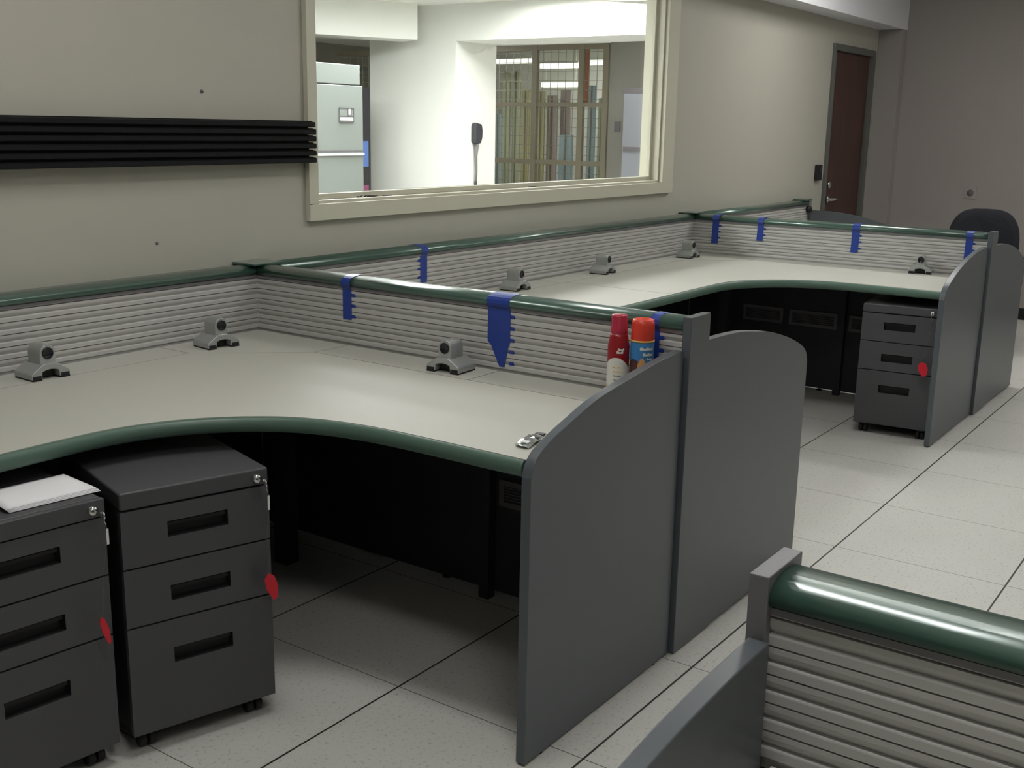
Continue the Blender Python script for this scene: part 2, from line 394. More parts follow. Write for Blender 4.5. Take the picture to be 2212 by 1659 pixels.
# ------------------------------------------------------------------ end panels
PA = [(0, .932), (.10, .932), (.21, .925), (.32, .912), (.42, .899), (.526, .883), (.60, .864), (.67, .843), (.72, .828), (.76, .812), (.785, .800), (.803, .785), (.815, .768), (.822, .745)]
PB = [(0, .948), (.12, .947), (.20, .945), (.30, .939), (.40, .926), (.50, .911), (.60, .889), (.70, .862), (.78, .835), (.83, .814), (.862, .793), (.878, .772), (.886, .748)]
def smooth_poly(pts, n=4):
    out = []
    for i in range(len(pts)-1):
        p0 = pts[max(i-1, 0)]; p1_ = pts[i]; p2_ = pts[i+1]; p3_ = pts[min(i+2, len(pts)-1)]
        for k in range(n):
            t = k/n
            out.append(tuple(.5*((2*p1_[j])+(-p0[j]+p2_[j])*t+(2*p0[j]-5*p1_[j]+4*p2_[j]-p3_[j])*t*t+(-p0[j]+3*p1_[j]-3*p2_[j]+p3_[j])*t**3) for j in (0, 1)))
    out.append(pts[-1]); return out
def end_panel(label, fn, prof, d0=.0, bot=.0, notch=False, group='shaped grey end panels', t0=0, t1=.027, post=False):
    W_ = prof[-1][0]
    poly = [(a, b) for a, b in smooth_poly(prof) if a >= d0]
    poly = [(d0, poly[0][1])]+poly
    if post: poly = [(-.056, 1.027), (.068, 1.027), (.068, .948)]+[p for p in poly if p[0] > .07]; d0 = -.056
    poly += [(W_, .3), (W_, bot+.006)]
    if notch: poly += [(d0+.25, bot+.012), (d0+.235, bot+.002), (d0, bot+.002)]
    else: poly += [(d0, bot+.006)]
    mb = MB().extrude(poly, fn, t0, t1)
    root = mb.build('end_panel', mPanel, bevel=.0025)
    tag(root, label, 'end panel', group)
    for dd in (d0+.08, W_-.08):
        x, y, z = fn(dd, 0, (t0+t1)/2)
        o = MB().lathe([(.011, 0), (.011, .004), (.005, .005), (.005, .03)], (x, y, 0), 10).build('leveling_foot', mBlack); o.parent = root
    return root
end_panel('large dark grey curved end panel of the nearest desk, in the centre foreground', lambda a, b, t: (XS1-a, .095+t, b), PA, .066)
end_panel('grey arched end panel with a square raised post, behind the foreground screen', lambda a, b, t: (XS1+a, .080+t, b), PB, 0, notch=True, post=True)
end_panel('grey curved end panel beside the far drawer pedestal with a red tag', lambda a, b, t: (XS2-a, .095+t, b), PB, .066)
end_panel('grey curved end panel at the far right edge of the photo', lambda a, b, t: (XS2+a, .080+t, b), PB, 0, notch=True, post=True)
end_panel('grey curved end panel of the nearest foreground desk, bottom of the photo', lambda a, b, t: (FXC-a, -.803-t, b), PB, .056)
end_panel('low grey curved end panel at the end of the wall screens, before the brown door', lambda a, b, t: (6.285+t, SY+.0-a, b), PB, .054)

# ------------------------------------------------------------------ desks
def path_curve(pts, n=8):
    pp = smooth_poly(pts, n); out = []
    for i, p in enumerate(pp):
        a = pp[max(i-1, 0)]; b = pp[min(i+1, len(pp)-1)]; d = Vector((b[0]-a[0], b[1]-a[1])).normalized()
        out.append((p[0], p[1], d.y, -d.x))
    return out
EDGE = [(-2.6, 1.112), (-2.0, 1.112), (-1.2, 1.112), (-.822, 1.112), (-.66, 1.112), (-.54, 1.104), (-.44, 1.078), (-.35, 1.035), (-.274, .978), (-.205, .905), (-.155, .828), (-.12, .737), (-.1, .635), (-.092, .54), (-.09, .44), (-.09, .25), (-.09, .132)]
EPROF = [(-.001, -.002), (.006, -.001), (.013, -.006), (.017, -.014), (.018, -.024), (.016, -.034), (.010, -.041), (.002, -.043), (-.012, -.043), (-.012, -.002)]
FT = .026
YB, XB = SY-.044, XS1-.044     # faces of screens (less a hair)
YF, XF = 1.709, .487           # cable flap line
def prism(poly, z0, z1): return MB().extrude(poly, lambda a, b, t: (a, b, t), z0, z1)
def corner_desk(label, dx, x_left, webcam_gap=True, seam=None):
    root = thing('corner_desk', label, 'desk', (dx, 1.4, 0), 0, 'curved corner desks')
    inv = Matrix.Translation(Vector((0, 1.4, 0))).inverted()
    def part(mb, name, m, bevel=0, lab=None):
        o = mb.build(name, m, bevel=bevel); o.parent = root; o.matrix_parent_inverse = inv
        if lab: o['label'] = lab
        return o
    path = [p for p in path_curve(EDGE) if p[0] >= x_left or p[1] < 1]
    path = [(x_left, 1.112, 0, -1)]+path
    g = .0021
    ctr = [(p[0], p[1]) for p in path]
    top = ctr+[(XF-g, .132), (XF-g, 1.403), (.207, YF-g), (x_left, YF-g)]
    if seam is None:
        part(prism(top, ZD-FT, ZD), 'worktop', mDesk)
    else:
        ctrR = [p for p in ctr if p[0] > seam+.001 or p[1] < 1]
        part(prism([(seam+g, 1.112)]+ctrR+[(XF-g, .132), (XF-g, 1.403), (.207, YF-g), (seam+g, YF-g)], ZD-FT, ZD), 'worktop', mDesk)
        part(prism([(x_left, 1.112), (seam-g, 1.112), (seam-g, YF-g), (x_left, YF-g)], ZD-FT, ZD), 'worktop', mDesk)
    # green edge
    ep = [(a, ZD+b) for a, b in EPROF]
    part(MB().sweep(path, ep, closed_prof=True), 'edge_trim', mGreenEdge, lab='green rounded front edge')
    # cable flaps
    xs = []
    x = .205
    yB = YB-.004; xB = XB-.004
    d = [.205]
    while d[-1]-.672 > x_left+.1: d.append(d[-1]-.672)
    d.append(x_left)
    for a, b in zip(d[1:], d[:-1]):
        part(B(a+(g if a != x_left else 0), b-g, YF+g, yB, ZD-.018, ZD), 'cable_flap', mDesk)
    e = [1.405, .748, .132]
    for b, a in zip(e[:-1], e[1:]): part(B(XF+g, xB, a+(g if a > .2 else 0), b-g, ZD-.018, ZD), 'cable_flap', mDesk)
    part(prism([(.205+g, YF+.0015), (XF+.0005, 1.405+g), (xB, 1.405+g), (xB, yB), (.205+g, yB)], ZD-.018, ZD), 'corner_flap', mDesk)
    js = MB().box(x_left+.002, .205, YF-g+.0003, YF+g-.0003, ZD-.012, ZD-.0009).box(XF-g+.0003, XF+g-.0003, .134, 1.404, ZD-.012, ZD-.0009)
    js.add([(.2045, YF-g+.001, ZD-.0009), (.2055, YF+g, ZD-.0009), (XF+.0005, 1.405+g, ZD-.0009), (XF-.001, 1.402, ZD-.0009)], [(0, 1, 2, 3)])
    for xx in d[:-1]: js.box(xx-g+.0002, xx+g-.0002, YF+g, yB, ZD-.012, ZD-.0009)
    for yy in e[:-1]: js.box(XF+g, xB, yy-g+.0002, yy+g-.0002, ZD-.012, ZD-.0009)
    if seam is not None: js.box(seam-g+.0002, seam+g-.0002, 1.113, YF-g, ZD-.012, ZD-.0009)
    part(js, 'joint_shadow_strip', mSlot, lab='dark joint lines between the desk pieces')  # dark fill painted in place of the shade inside the open gaps
    # dark tray under the joints
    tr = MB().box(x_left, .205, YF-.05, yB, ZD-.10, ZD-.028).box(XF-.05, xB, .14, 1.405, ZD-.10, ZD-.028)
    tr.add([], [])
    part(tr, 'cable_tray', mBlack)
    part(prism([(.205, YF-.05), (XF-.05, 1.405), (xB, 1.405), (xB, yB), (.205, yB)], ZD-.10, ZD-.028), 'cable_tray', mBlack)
    # legs
    for lx in ((x_left+.06,) if seam is None else (x_left+.06, seam)):
        part(B(lx-.03, lx+.03, 1.25, 1.31, 0, ZD-.027), 'leg', mDark)
    part(B(.42, .48, 1.50, 1.56, 0, ZD-.10), 'leg', mDark)
    root.location = (dx, 1.4, 0)
    return root
corner_desk('nearest pale curved corner desk with green edge, two drawer pedestals under its left wing', 0, -2.6)
corner_desk('second pale curved corner desk with green edge, beyond the blue-taped screen', MOD, XS1+.046-MOD, seam=2.553-MOD)
# straight desk beyond, third bay
d3 = thing('straight_desk', 'pale desk with green front edge in the farthest bay before the door', 'desk', (5.3, 1.5, 0))
inv3 = Matrix.Translation(Vector((5.3, 1.5, 0))).inverted()
for mb, nm, mm in ((B(XS2+.046, 6.28, 1.112, YB-.004, ZD-FT, ZD), 'worktop', mDesk), (MB().sweep([(XS2+.046, 1.112, 0, -1), (6.28, 1.112, 0, -1)], [(a, ZD+b) for a, b in EPROF], closed_prof=True), 'edge_trim', mGreenEdge), (B(5.2, 5.26, 1.25, 1.31, 0, ZD-FT), 'leg', mDark)):
    o = mb.build(nm, mm); o.parent = d3; o.matrix_parent_inverse = inv3
# foreground desk on the left of the foreground screen
d4 = thing('straight_desk', 'pale desk corner below the foreground slat screen at the bottom edge', 'desk', (-1.3, -2, 0))
inv4 = Matrix.Translation(Vector((-1.3, -2, 0))).inverted()
for mb, nm, mm in ((B(-1.70, FXC-.042, -3.6, -.838, ZD-FT, ZD), 'worktop', mDesk), (MB().sweep([(-1.70, -.838, -1, 0), (-1.70, -3.6, -1, 0)], [(a, ZD+b) for a, b in EPROF], closed_prof=True), 'edge_trim', mGreenEdge)):
    o = mb.build(nm, mm); o.parent = d4; o.matrix_parent_inverse = inv4

# ------------------------------------------------------------------ drawer pedestals
def pedestal(label, loc, rz, group='mobile drawer pedestals', gap=False):
    """front face in local plane y=0, x 0..W, depth towards +y"""
    W_, D_, H_ = .378, .50, .687
    t = thing('drawer_pedestal', label, 'pedestal', (loc[0], loc[1], 0), rz, group)
    z0 = .055
    mb = MB().box(.004, W_-.004, .020, D_, z0, .640)
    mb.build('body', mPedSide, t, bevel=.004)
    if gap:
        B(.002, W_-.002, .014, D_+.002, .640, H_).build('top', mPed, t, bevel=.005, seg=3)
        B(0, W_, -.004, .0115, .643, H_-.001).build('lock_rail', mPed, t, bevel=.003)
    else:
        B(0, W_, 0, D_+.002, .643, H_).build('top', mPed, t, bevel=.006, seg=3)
    for z_a, z_b in ((.497, .6395), (.3455, .4925), (z0+.002, .341)):
        zt = z_b-.042; zb = zt-.040
        if z_b < .35: zt = .267; zb = .227
        if z_b > .6: zt = .597; zb = .557
        if .4 < z_b < .5: zt = .432; zb = .392
        hx0, hx1 = .112, .266
        # face with a rectangular recess
        xs = [0, hx0, hx1, W_]; zs = [z_a, zb, zt, z_b]
        mb = MB()
        for i in range(3):
            for j in range(3):
                if i == 1 and j == 1: continue
                mb.add([(xs[i], 0, zs[j]), (xs[i+1], 0, zs[j]), (xs[i+1], 0, zs[j+1]), (xs[i], 0, zs[j+1])], [(0, 1, 2, 3)])
        mb.add([(0, 0, z_a), (W_, 0, z_a), (W_, .019, z_a), (0, .019, z_a), (0, 0, z_b), (W_, 0, z_b), (W_, .019, z_b), (0, .019, z_b)], [(3, 2, 1, 0), (4, 5, 6, 7), (1, 2, 6, 5), (3, 0, 4, 7)])
        o = mb.build('drawer', mPed, t)
        c = .004
        rc = MB()
        a = [(hx0, 0, zb), (hx1, 0, zb), (hx1, 0, zt), (hx0, 0, zt)]; b_ = [(hx0+c, .0185, zb+c), (hx1-c, .0185, zb+c), (hx1-c, .0185, zt-c), (hx0+c, .0185, zt-c)]
        rc.add(a+b_, [(0, 1, 5, 4), (1, 2, 6, 5), (2, 3, 7, 6), (3, 0, 4, 7), (4, 5, 6, 7)])
        rc.box(hx0+c, hx1-c, .006, .0185, zt-.013, zt-c)
        h = rc.build('handle', mRecess, o); h['label'] = 'black recessed handle'
    lk = MB().lathe([(0, -.016), (.007, -.016), (.011, -.012), (.012, 0), (.012, .004)], (.344, 0, .664), 18, 'y').build('lock', mChrome, t)
    lk['label'] = 'chrome lock barrel'
    if gap: lk.location.y = -.004
    for cx, cy in ((.045, .05), (W_-.045, .05), (.045, D_-.05), (W_-.045, D_-.05)):
        mb = MB().lathe([(.0, -.009), (.020, -.009), (.022, -.006), (.022, .006), (.020, .009), (0, .009)], (cx+.012, cy, .0225), 16, 'x')
        mb.lathe([(.0, -.009), (.020, -.009), (.022, -.006), (.022, .006), (.020, .009), (0, .009)], (cx-.012, cy, .0225), 16, 'x')
        mb.box(cx-.02, cx+.02, cy-.012, cy+.02, .040, .056)
        mb.build('caster', mBlack, t)
    return t
def tagged_key(label, loc, rz, lockloc, swing=0, wide=.020, off=.035):
    """key in the lock with a string and red tag; local x = along drawer front"""
    t = thing('key_tag', label, 'key tag', loc, rz, 'red tags hanging from pedestal keys')
    MB().box(-.0012, .0012, -.030, 0, -.004, .004).lathe([(0, -.001), (.0105, -.001), (.0105, .001), (0, .001)], (0, -.036, 0), 16, 'x').build('key', mChrome, t)
    MB().tube([(.0, -.040, -.008), (.006, -.036, -.022), (.010, -.030, -.030)], .0011, 6).build('key_ring', mChrome, t)
    sp = []
    for k in range(9):
        u = k/8; sp.append((.010+off*u*.6+.003*math.sin(3*PI*u), -.030+.012*u*swing, -.030-.225*u))
    MB().tube(sp, .0006, 5).build('string', mDark2, t)
    ex, ey, ez = sp[-1]
    th = math.radians(14)
    pl = []
    for (a, b) in ((-wide*.5, .0), (wide*.2, .012), (wide*.8, 0), (wide*.95, -.030), (wide*.5, -.060), (-.1*wide, -.064), (-wide*.6, -.030)):
        pl.append((a*math.cos(th)-b*math.sin(th), a*math.sin(th)+b*math.cos(th)))
    MB().extrude(pl, lambda a, b, tt: (ex+a, ey+tt, ez+b), -.0012, .0012).build('tag', mRed, t)
    B(.007, .013, -.033, -.031, -.072, -.034).build('spare_key', mChrome, t)
    return t
P2 = (-.667, .887); r_2 = math.atan2(.777-.887, .362)
pedestal('dark grey three-drawer pedestal, the right one of two under the nearest desk', P2, r_2)
P1r = (-.699, .899); r_1 = math.atan2(-.030, .262)
P1 = (P1r[0]-.378*math.cos(r_1), P1r[1]-.378*math.sin(r_1))
pedestal('dark grey three-drawer pedestal with white paper on top, at the left edge', P1, r_1, gap=True)
P3 = (3.521, .508); r_3 = math.atan2(.138-.508, .036)
pedestal('far dark grey drawer pedestal beside the end panel under the second desk', P3, r_3)
def on_front(P_, r_, s, z, off=0): return (P_[0]+s*math.cos(r_)+off*math.sin(r_), P_[1]+s*math.sin(r_)-off*math.cos(r_), z)
tagged_key('red tag hanging on string from the right pedestal under the nearest desk', on_front(P2, r_2, .344, .664, .017), r_2, None, wide=.021, off=-.012)
tagged_key('thin red tag hanging from the left pedestal below the white paper', on_front(P1, r_1, .344, .664, .021), r_1, None, wide=.011, off=-.045)
tagged_key('red tag on the far pedestal under the second desk', on_front(P3, r_3, .344, .664, .017), r_3, None, wide=.03, off=-.06)
# paper on the left pedestal
pp = thing('paper_stack', 'stack of white paper curling at the edge on the left pedestal', 'paper', on_front(P1, r_1, .0, .6875), r_1)
def paper_sheet(z, dx, dy, rot):
    mb = MB(); nx, ny = 10, 8; Lx, Ly = .215, .15; vs = []
    for i in range(nx+1):
        for j in range(ny+1):
            u, v_ = i/nx, j/ny; x = u*Lx; y = v_*Ly
            zz = z+.016*max(0, u-.72)/.28*0+.010*math.sin(PI*min(1, v_))*(.4+.6*u)+(-.010 if False else 0)
            zz -= .016*max(0, (u-.85)/.15)**2
            zz = max(zz, z)
            vs.append((dx+x*math.cos(rot)-y*math.sin(rot), dy+x*math.sin(rot)+y*math.cos(rot), zz))
    fs = [(i*(ny+1)+j, (i+1)*(ny+1)+j, (i+1)*(ny+1)+j+1, i*(ny+1)+j+1) for i in range(nx) for j in range(ny)]
    return mb.add(vs, fs, True)
for k in range(4):
    o = paper_sheet(.001+k*.0022, .178-.002*k, .040+.0015*k, .008*k).build('sheet', mPaper, pp)
    so = o.modifiers.new('s', 'SOLIDIFY'); so.thickness = .0016; so.offset = 1

# ------------------------------------------------------------------ webcams
def webcam(label, loc, rz, tilt=0, first=[None]):
    """front faces local -y"""
    if first[0] is not None:
        t = copy_tree(first[0]); t.location = loc; t.rotation_euler = (0, 0, rz); t['label'] = label; return t
    t = thing('webcam', label, 'webcam', loc, rz, 'silver webcams standing on the desks'); t.scale = (1.1, 1.1, 1.12)
    # arched base: polygon in x,z extruded in y
    out = [(-.056, .004), (-.056, .018), (-.052, .022), (-.024, .040), (-.016, .043), (.016, .043), (.024, .040), (.052, .022), (.056, .018), (.056, .004), (.026, .004), (.024, .022), (.012, .0255), (0, .027), (-.012, .0255), (-.024, .022), (-.026, .004)]
    MB().extrude(out, lambda a, b, tt: (a, tt, b), -.045, .045).build('base', mSilver, t, bevel=.0022)
    n = 12
    head = [(-.0225, .040), (-.0225, .064)]+[(.0225*math.cos(PI-PI*k/n), .070+.0225*math.sin(PI-PI*k/n)) for k in range(n+1)]+[(.0225, .064), (.0225, .040)]
    MB().extrude(head, lambda a, b, tt: (a, tt, b), -.034, .028).build('head', mSilver, t, bevel=.002)
    MB().lathe([(0, -.0348), (.0115, -.0350), (.0135, -.0372), (.0158, -.0368), (.0162, -.030)], (0, 0, .069), 24, 'y').build('lens', mLens, t)
    B(-.024, .024, -.020, .035, .004, .020).build('cable_bay', mBlack, t)
    for sx in (-1, 1):
        B(sx*.027, sx*.0545, -.046, .043, 0, .0045).build('foot_pad', mBlack, t)
        B(sx*.029, sx*.053, -.0465, -.043, .0045, .0135).build('foot_grip', mBlack, t)
    first[0] = t
    return t
wz = ZD
webcam('silver webcam nearest the left edge of the photo, on the nearest desk', (-.300, 1.760, wz), math.radians(-2))
webcam('silver webcam in the corner of the nearest desk where the screens meet', (.345, 1.738, wz), math.radians(-8))
webcam('silver webcam on the nearest desk in front of the wide blue tape', (.562, .872, wz), math.radians(-86))
webcam('silver webcam on the second desk just beyond the wide blue tape', (2.165, 1.752, wz), math.radians(1))
webcam('silver webcam on the second desk, middle one of three along the wall screen', (2.985, 1.755, wz), math.radians(5))
webcam('silver webcam in the far corner of the second desk', (4.00, 1.755, wz), math.radians(-2))
webcam('silver webcam on the second desk near the curved end panel', (4.235, .432, wz), math.radians(-78))

# ------------------------------------------------------------------ blue tape
def tape(label, axis, c, t0, t1, zbot, side=-1, ragged=0, tear=None, skew=0):
    """tape over the rail hanging on the face of a screen; axis 'y': screen runs in y, face at x=c-"""
    h = .040+.0012
    f = (lambda a, b, t: (t, c+a, b)) if axis == 'x' else (lambda a, b, t: (c+a, t, b))
    prof = [(-a*side*-1, b) for a, b in []]
    up_ = [(.030, 1.0195), (.014, 1.0226), (0, 1.0230), (-.013, 1.0225), (-.028, 1.0202), (-.0415, 1.0148), (-.0495, 1.0068), (-.0522, .996), (-.0478, .9855), (-h, .976)]
    n = 14; pts = list(up_)
    for k in range(1, n+1): pts.append((-h-.0004, .976-(.976-zbot)*k/n))
    mb = MB(); m = len(pts); cols = 6; vs = []
    for i, (a, b) in enumerate(pts):
        for j in range(cols+1):
            u = j/cols; t = t0+(t1-t0)*u
            zz = b
            if i == m-1: zz += ragged*(.5-random.random())
            t += skew*max(0, (1.0-b))
            if tear and b < tear:
                q = (tear-b)/(tear-zbot); mid = t0+(t1-t0)*.70; t = mid+(t-mid)*(.80-.58*q)
            vs.append(f(-a*side, zz, t))
    fs = [(i*(cols+1)+j, i*(cols+1)+j+1, (i+1)*(cols+1)+j+1, (i+1)*(cols+1)+j) for i in range(m-1) for j in range(cols)]
    mb.add(vs, fs)
    o = mb.build('tape_strip', mTape); so = o.modifiers.new('s', 'SOLIDIFY'); so.thickness = .0006; so.offset = 0
    tag(o, label, 'tape', 'blue tape strips on the screens')
    # folded tabs pushed into the grooves
    z = .972; tb = MB(); te = min(t0, t1) if axis == 'y' else min(t0, t1)
    edge = te
    if tear is None or True:
        while z-.03 > zbot-.004:
            e = edge+skew*(1-z+.015)
            w_ = .013
            if axis == 'y': tb.box(c+side*(.0405), c+side*(.0325), e-w_, e+.004, z-.0215, z-.0105)
            else: tb.box(e-w_, e+.004, c+side*.0405, c+side*.0325, z-.0215, z-.0105)
            z -= .0373
    if tb.v:
        p = tb.build('tape_fold', mTape); p.parent = o
    return o
tape('narrow blue tape strip nearest the corner on the nearest projecting screen', 'y', XS1, 1.434, 1.392, .868, ragged=.004)
tape('wide torn blue tape strip hanging down behind the webcam of the nearest screen', 'y', XS1, .800, .712, .792, tear=.862)
tape('blue tape strip beside the spray cans near the end post', 'y', XS1, .216, .186, .80)
tape('lone blue tape strip on the wall screen below the window', 'x', SY, 1.606, 1.652, .857)
tape('blue tape strip in the corner of the second screen, leftmost of four', 'y', XS2, 1.742, 1.698, .845, skew=.03)
tape('short blue tape strip, second from the corner on the second screen', 'y', XS2, 1.442, 1.402, .882, skew=.03)
tape('blue tape strip in the middle of the second screen', 'y', XS2, .856, .812, .856, skew=.02)
tape('blue tape strip on the second screen beside its end post', 'y', XS2, .222, .184, .86, skew=.02)

# ------------------------------------------------------------------ spray cans
def cyl_patch(c, r, a0, a1, z0, z1, top=None, n=12):
    vs = []; fs = []
    for k in range(n+1):
        u = k/n; a = a0+(a1-a0)*u
        zt = z1 if top is None else top(u)
        vs += [(c[0]+r*math.cos(a), c[1]+r*math.sin(a), z0), (c[0]+r*math.cos(a), c[1]+r*math.sin(a), zt)]
    for k in range(n): fs.append((2*k, 2*k+2, 2*k+3, 2*k+1))
    return MB().add(vs, fs, True)
FA = math.atan2(-1.27-.25, -2.16-.57)    # angle towards the viewer
c1 = thing('spray_can', 'dark red aerosol can with pinkish cap and cream label beside the orange-capped can', 'spray can', (.568, .268, ZD), 0, 'aerosol cans by the end panel')
R1 = .031
MB().lathe([(0, 0), (R1-.002, 0), (R1, .004), (R1, .160), (R1-.002, .168), (.026, .186), (.0235, .194)], n=32).build('can', mCanRed, c1)
MB().lathe([(.0235, .192), (.0242, .194), (.0242, .210), (.0225, .213), (.0232, .243), (.021, .247), (0, .248)], n=32).build('cap', mCapPink, c1)
cyl_patch((0, 0), R1+.0005, FA-1.9, FA+1.5, .002, .045).build('yellow_band', mYellow, c1)
cyl_patch((0, 0), R1+.0006, FA-1.9, FA+1.5, .045, .1, top=lambda u: .085+.042*math.sin(PI*u)).build('cream_label', mCream, c1)
for k, (zz, a0, a1) in enumerate(((.150, -.55, .05), (.142, -.45, .15))):
    cyl_patch((0, 0), R1+.0008, FA-a1, FA-a0, zz-.003, zz+.003, top=lambda u, zz=zz: zz+.003+.002*math.sin(9*u)).build('lettering', mCream, c1)
for k, zz in enumerate((.098, .086, .074, .062)):
    cyl_patch((0, 0), R1+.0009, FA-.5+.05*k, FA+.45-.06*k, zz-.0015, zz+.0015, top=lambda u, zz=zz: zz+.0015+.001*math.sin(12*u)).build('lettering', mYellow if k < 2 else mCab, c1)
c2 = thing('spray_can', 'blue aerosol can with a broad orange-red cap beside the taped screen', 'spray can', (.595, .206, ZD), 0, 'aerosol cans by the end panel')
R2 = .034
MB().lathe([(0, 0), (R2-.002, 0), (R2, .004), (R2, .172), (R2-.002, .176)], n=32).build('can', mCanBlue, c2)
MB().lathe([(R2-.0005, .176), (R2, .179), (R2-.0015, .222), (R2-.004, .236), (R2-.009, .238), (.016, .231), (0, .231)], n=32).build('cap', mOrangeCap, c2)
MB().lathe([(R2+.0006, .174), (R2+.0006, .179)], n=32).build('gold_band', mYellow, c2)
cyl_patch((0, 0), R2+.0006, FA-1.5, FA+1.5, .002, .115, top=lambda u: .108+.018*math.sin(2*PI*u)).build('brown_label', mBrown, c2)
for k, (zz, a0, a1, hh) in enumerate(((.156, -.2, .95, .007), (.140, .05, .95, .007), (.127, .4, .95, .005))):
    cyl_patch((0, 0), R2+.001, FA+a0, FA+a1, zz-hh*.5, zz+hh*.5, top=lambda u, zz=zz, hh=hh: zz+hh*.5+.002*math.sin(14*u)).build('lettering', mCream, c2)
cyl_patch((0, 0), R2+.0011, FA-.35, FA+.35, .10, .13, top=lambda u: .112+.018*math.sin(PI*u)).build('cookie_picture', mTan, c2)

# ------------------------------------------------------------------ small things
fo = thing('foil_packet', 'crumpled silver foil packet on the nearest desk beside the end panel', 'foil packet', (-.022, .196, ZD), math.radians(8))
mb = MB(); nx, ny = 9, 4; vs = []
for i in range(nx+1):
    for j in range(ny+1):
        vs.append((.135*i/nx, -.022+.044*j/ny*(1-.35*(i == 0)), .002+random.random()*.006+(.004 if 2 < i < 7 else 0)))
mb.add(vs, [(i*(ny+1)+j, (i+1)*(ny+1)+j, (i+1)*(ny+1)+j+1, i*(ny+1)+j+1) for i in range(nx) for j in range(ny)])
o = mb.build('foil', mat('silver_foil', (.62, .66, .63), .2, metal=.9), fo); so = o.modifiers.new('s', 'SOLIDIFY'); so.thickness = .0012; so.offset = 1
for k in range(4):
    B(.02+.028*k, .036+.028*k, -.012, .012, .009, .0115).build('blister', mDark2 if k > 0 else mPaper, fo, bevel=.002)
# debris on window sill
mb = MB()
for k in range(7): mb.tube([(-.06+.02*k, .004*math.sin(k*2), .004), (-.045+.02*k, .008*math.cos(k), .006+.003*math.sin(k))], .003, 6)
sl = mb.build('cable_scrap', mBlack, loc=(1.40, WY+.022, GZ0+.012)); tag(sl, 'small dark scrap of wire lying on the window sill, left part', 'wire scrap')
mb = MB().tube([(0, 0, .003), (.03, .004, .003), (.06, -.002, .004)], .0025, 6)
sl = mb.build('cable_scrap', mDark2, loc=(1.50, WY+.022, GZ0+.012)); tag(sl, 'tiny dark sliver on the window sill right of the wire scrap', 'wire scrap')
mb = MB().tube([(0, 0, .003), (.035, .004, .004), (.07, .002, .003)], .003, 6)
sl = mb.build('cable_scrap', mGreenEdge, loc=(2.62, WY+.022, GZ0+.012)); tag(sl, 'tiny green scrap on the window sill near its middle', 'wire scrap')

# ------------------------------------------------------------------ chair
ch = thing('office_chair', 'black fabric office chair behind the second screen by the far wall', 'chair', (6.62, .64, 0), math.radians(10))
def cushion(name, prof_fn, m):
    pass
n = 16; mb = MB(); ring = []
outl = []
for k in range(40):
    a = 2*PI*k/40; ca, sa = math.cos(a), math.sin(a)
    y = .25*(abs(ca)**.6)*(1 if ca > 0 else -1); z = .27*(abs(sa)**(.85 if sa > 0 else .6))*(1 if sa > 0 else -1)
    if sa < 0: y *= 1+.0*sa
    outl.append((y, z))
layers = [(-.045, .82), (-.035, .95), (-.01, 1.0), (.015, .97), (.03, .85)]
vs = []
for dx, s in layers:
    for (y, z) in outl: vs.append((dx-.35*(y*y)+.04*z, y*s, .74+z*s))
K = 40
fs = [(i*K+k, i*K+(k+1) % K, (i+1)*K+(k+1) % K, (i+1)*K+k) for i in range(4) for k in range(K)]
mb.add(vs, fs, True); mb.add(vs[:K], [tuple(range(K))]); mb.add(vs[-K:], [tuple(range(K))])
mb.build('backrest', mChair, ch)
B(-.50, -.03, -.24, .24, .43, .51).build('seat', mChair, ch, bevel=.035, seg=4)
MB().tube([(-.1, 0, .43), (.03, 0, .44), (.05, 0, .6), (.035, 0, .75)], .018).build('back_bar', mBlack, ch)
MB().tube([(-.26, 0, .44), (-.26, 0, .10)], [.028, .022]).build('gas_column', mBlack, ch)
for k in range(5):
    a = 2*PI*k/5+.3
    lg = MB().tube([(-.26, 0, .12), (-.26+.28*math.cos(a), .28*math.sin(a), .07)], [.025, .014]).build('base_leg', mBlack, ch)
    MB().lathe([(0, -.02), (.026, -.018), (.026, .018), (0, .02)], (-.26+.28*math.cos(a), .28*math.sin(a), .027), 14, 'y').build('caster', mBlack, lg)
for sy in (-1, 1):
    MB().tube([(-.27, sy*.24, .46), (-.27, sy*.29, .5), (-.27, sy*.29, .66)], .014).box(-.38, -.16, sy*.265, sy*.315, .655, .685).build('armrest', mBlack, ch, bevel=.004)

# ------------------------------------------------------------------ the room behind the window
Y0 = WY+WT
struct(B(-4, 13, 10.2, 10.35, 0, 2.75).build('wall_next_back', mGreyWall))
struct(B(13, 13.15, Y0, 10.2, 0, 2.75).build('wall_next_right', mGreyWall))
struct(B(-4.15, -4, Y0, 10.2, 0, 2.75).build('wall_next_left', mWhite))
struct(B(-4.15, 13.15, Y0, 10.35, 2.62, 2.72).build('ceiling_next', mWhite))
struct(B(FX+.15, 13.15, WY, Y0, 0, 2.62).build('wall_next_front', mGreyWall))
struct(B(6.25, 6.885, 5.33, 6.40, 0, 2.62).build('wall_column', mWhite), 'big white square column behind the window glass', 'column')
struct(B(6.25, 6.9, Y0, 5.33, 2.295, 2.62).build('trim_3', mWhite), 'white beam running from the column above the window view', 'beam')
bm_ = MB()
ax, ay, bx, by = 4.2, 6.576, 6.06, 5.63
L_ = math.hypot(bx-ax, by-ay); ux, uy = (bx-ax)/L_, (by-ay)/L_; nx_, ny_ = -uy, ux
poly = [(ax-ux*1.5, ay-uy*1.5), (bx, by), (bx+nx_*.35, by+ny_*.35), (ax-ux*1.5+nx_*.35, ay-uy*1.5+ny_*.35)]
struct(prism(poly, 2.30, 2.62).build('trim_4', mWhite), 'white boxed beam at the upper left of the window view', 'beam')
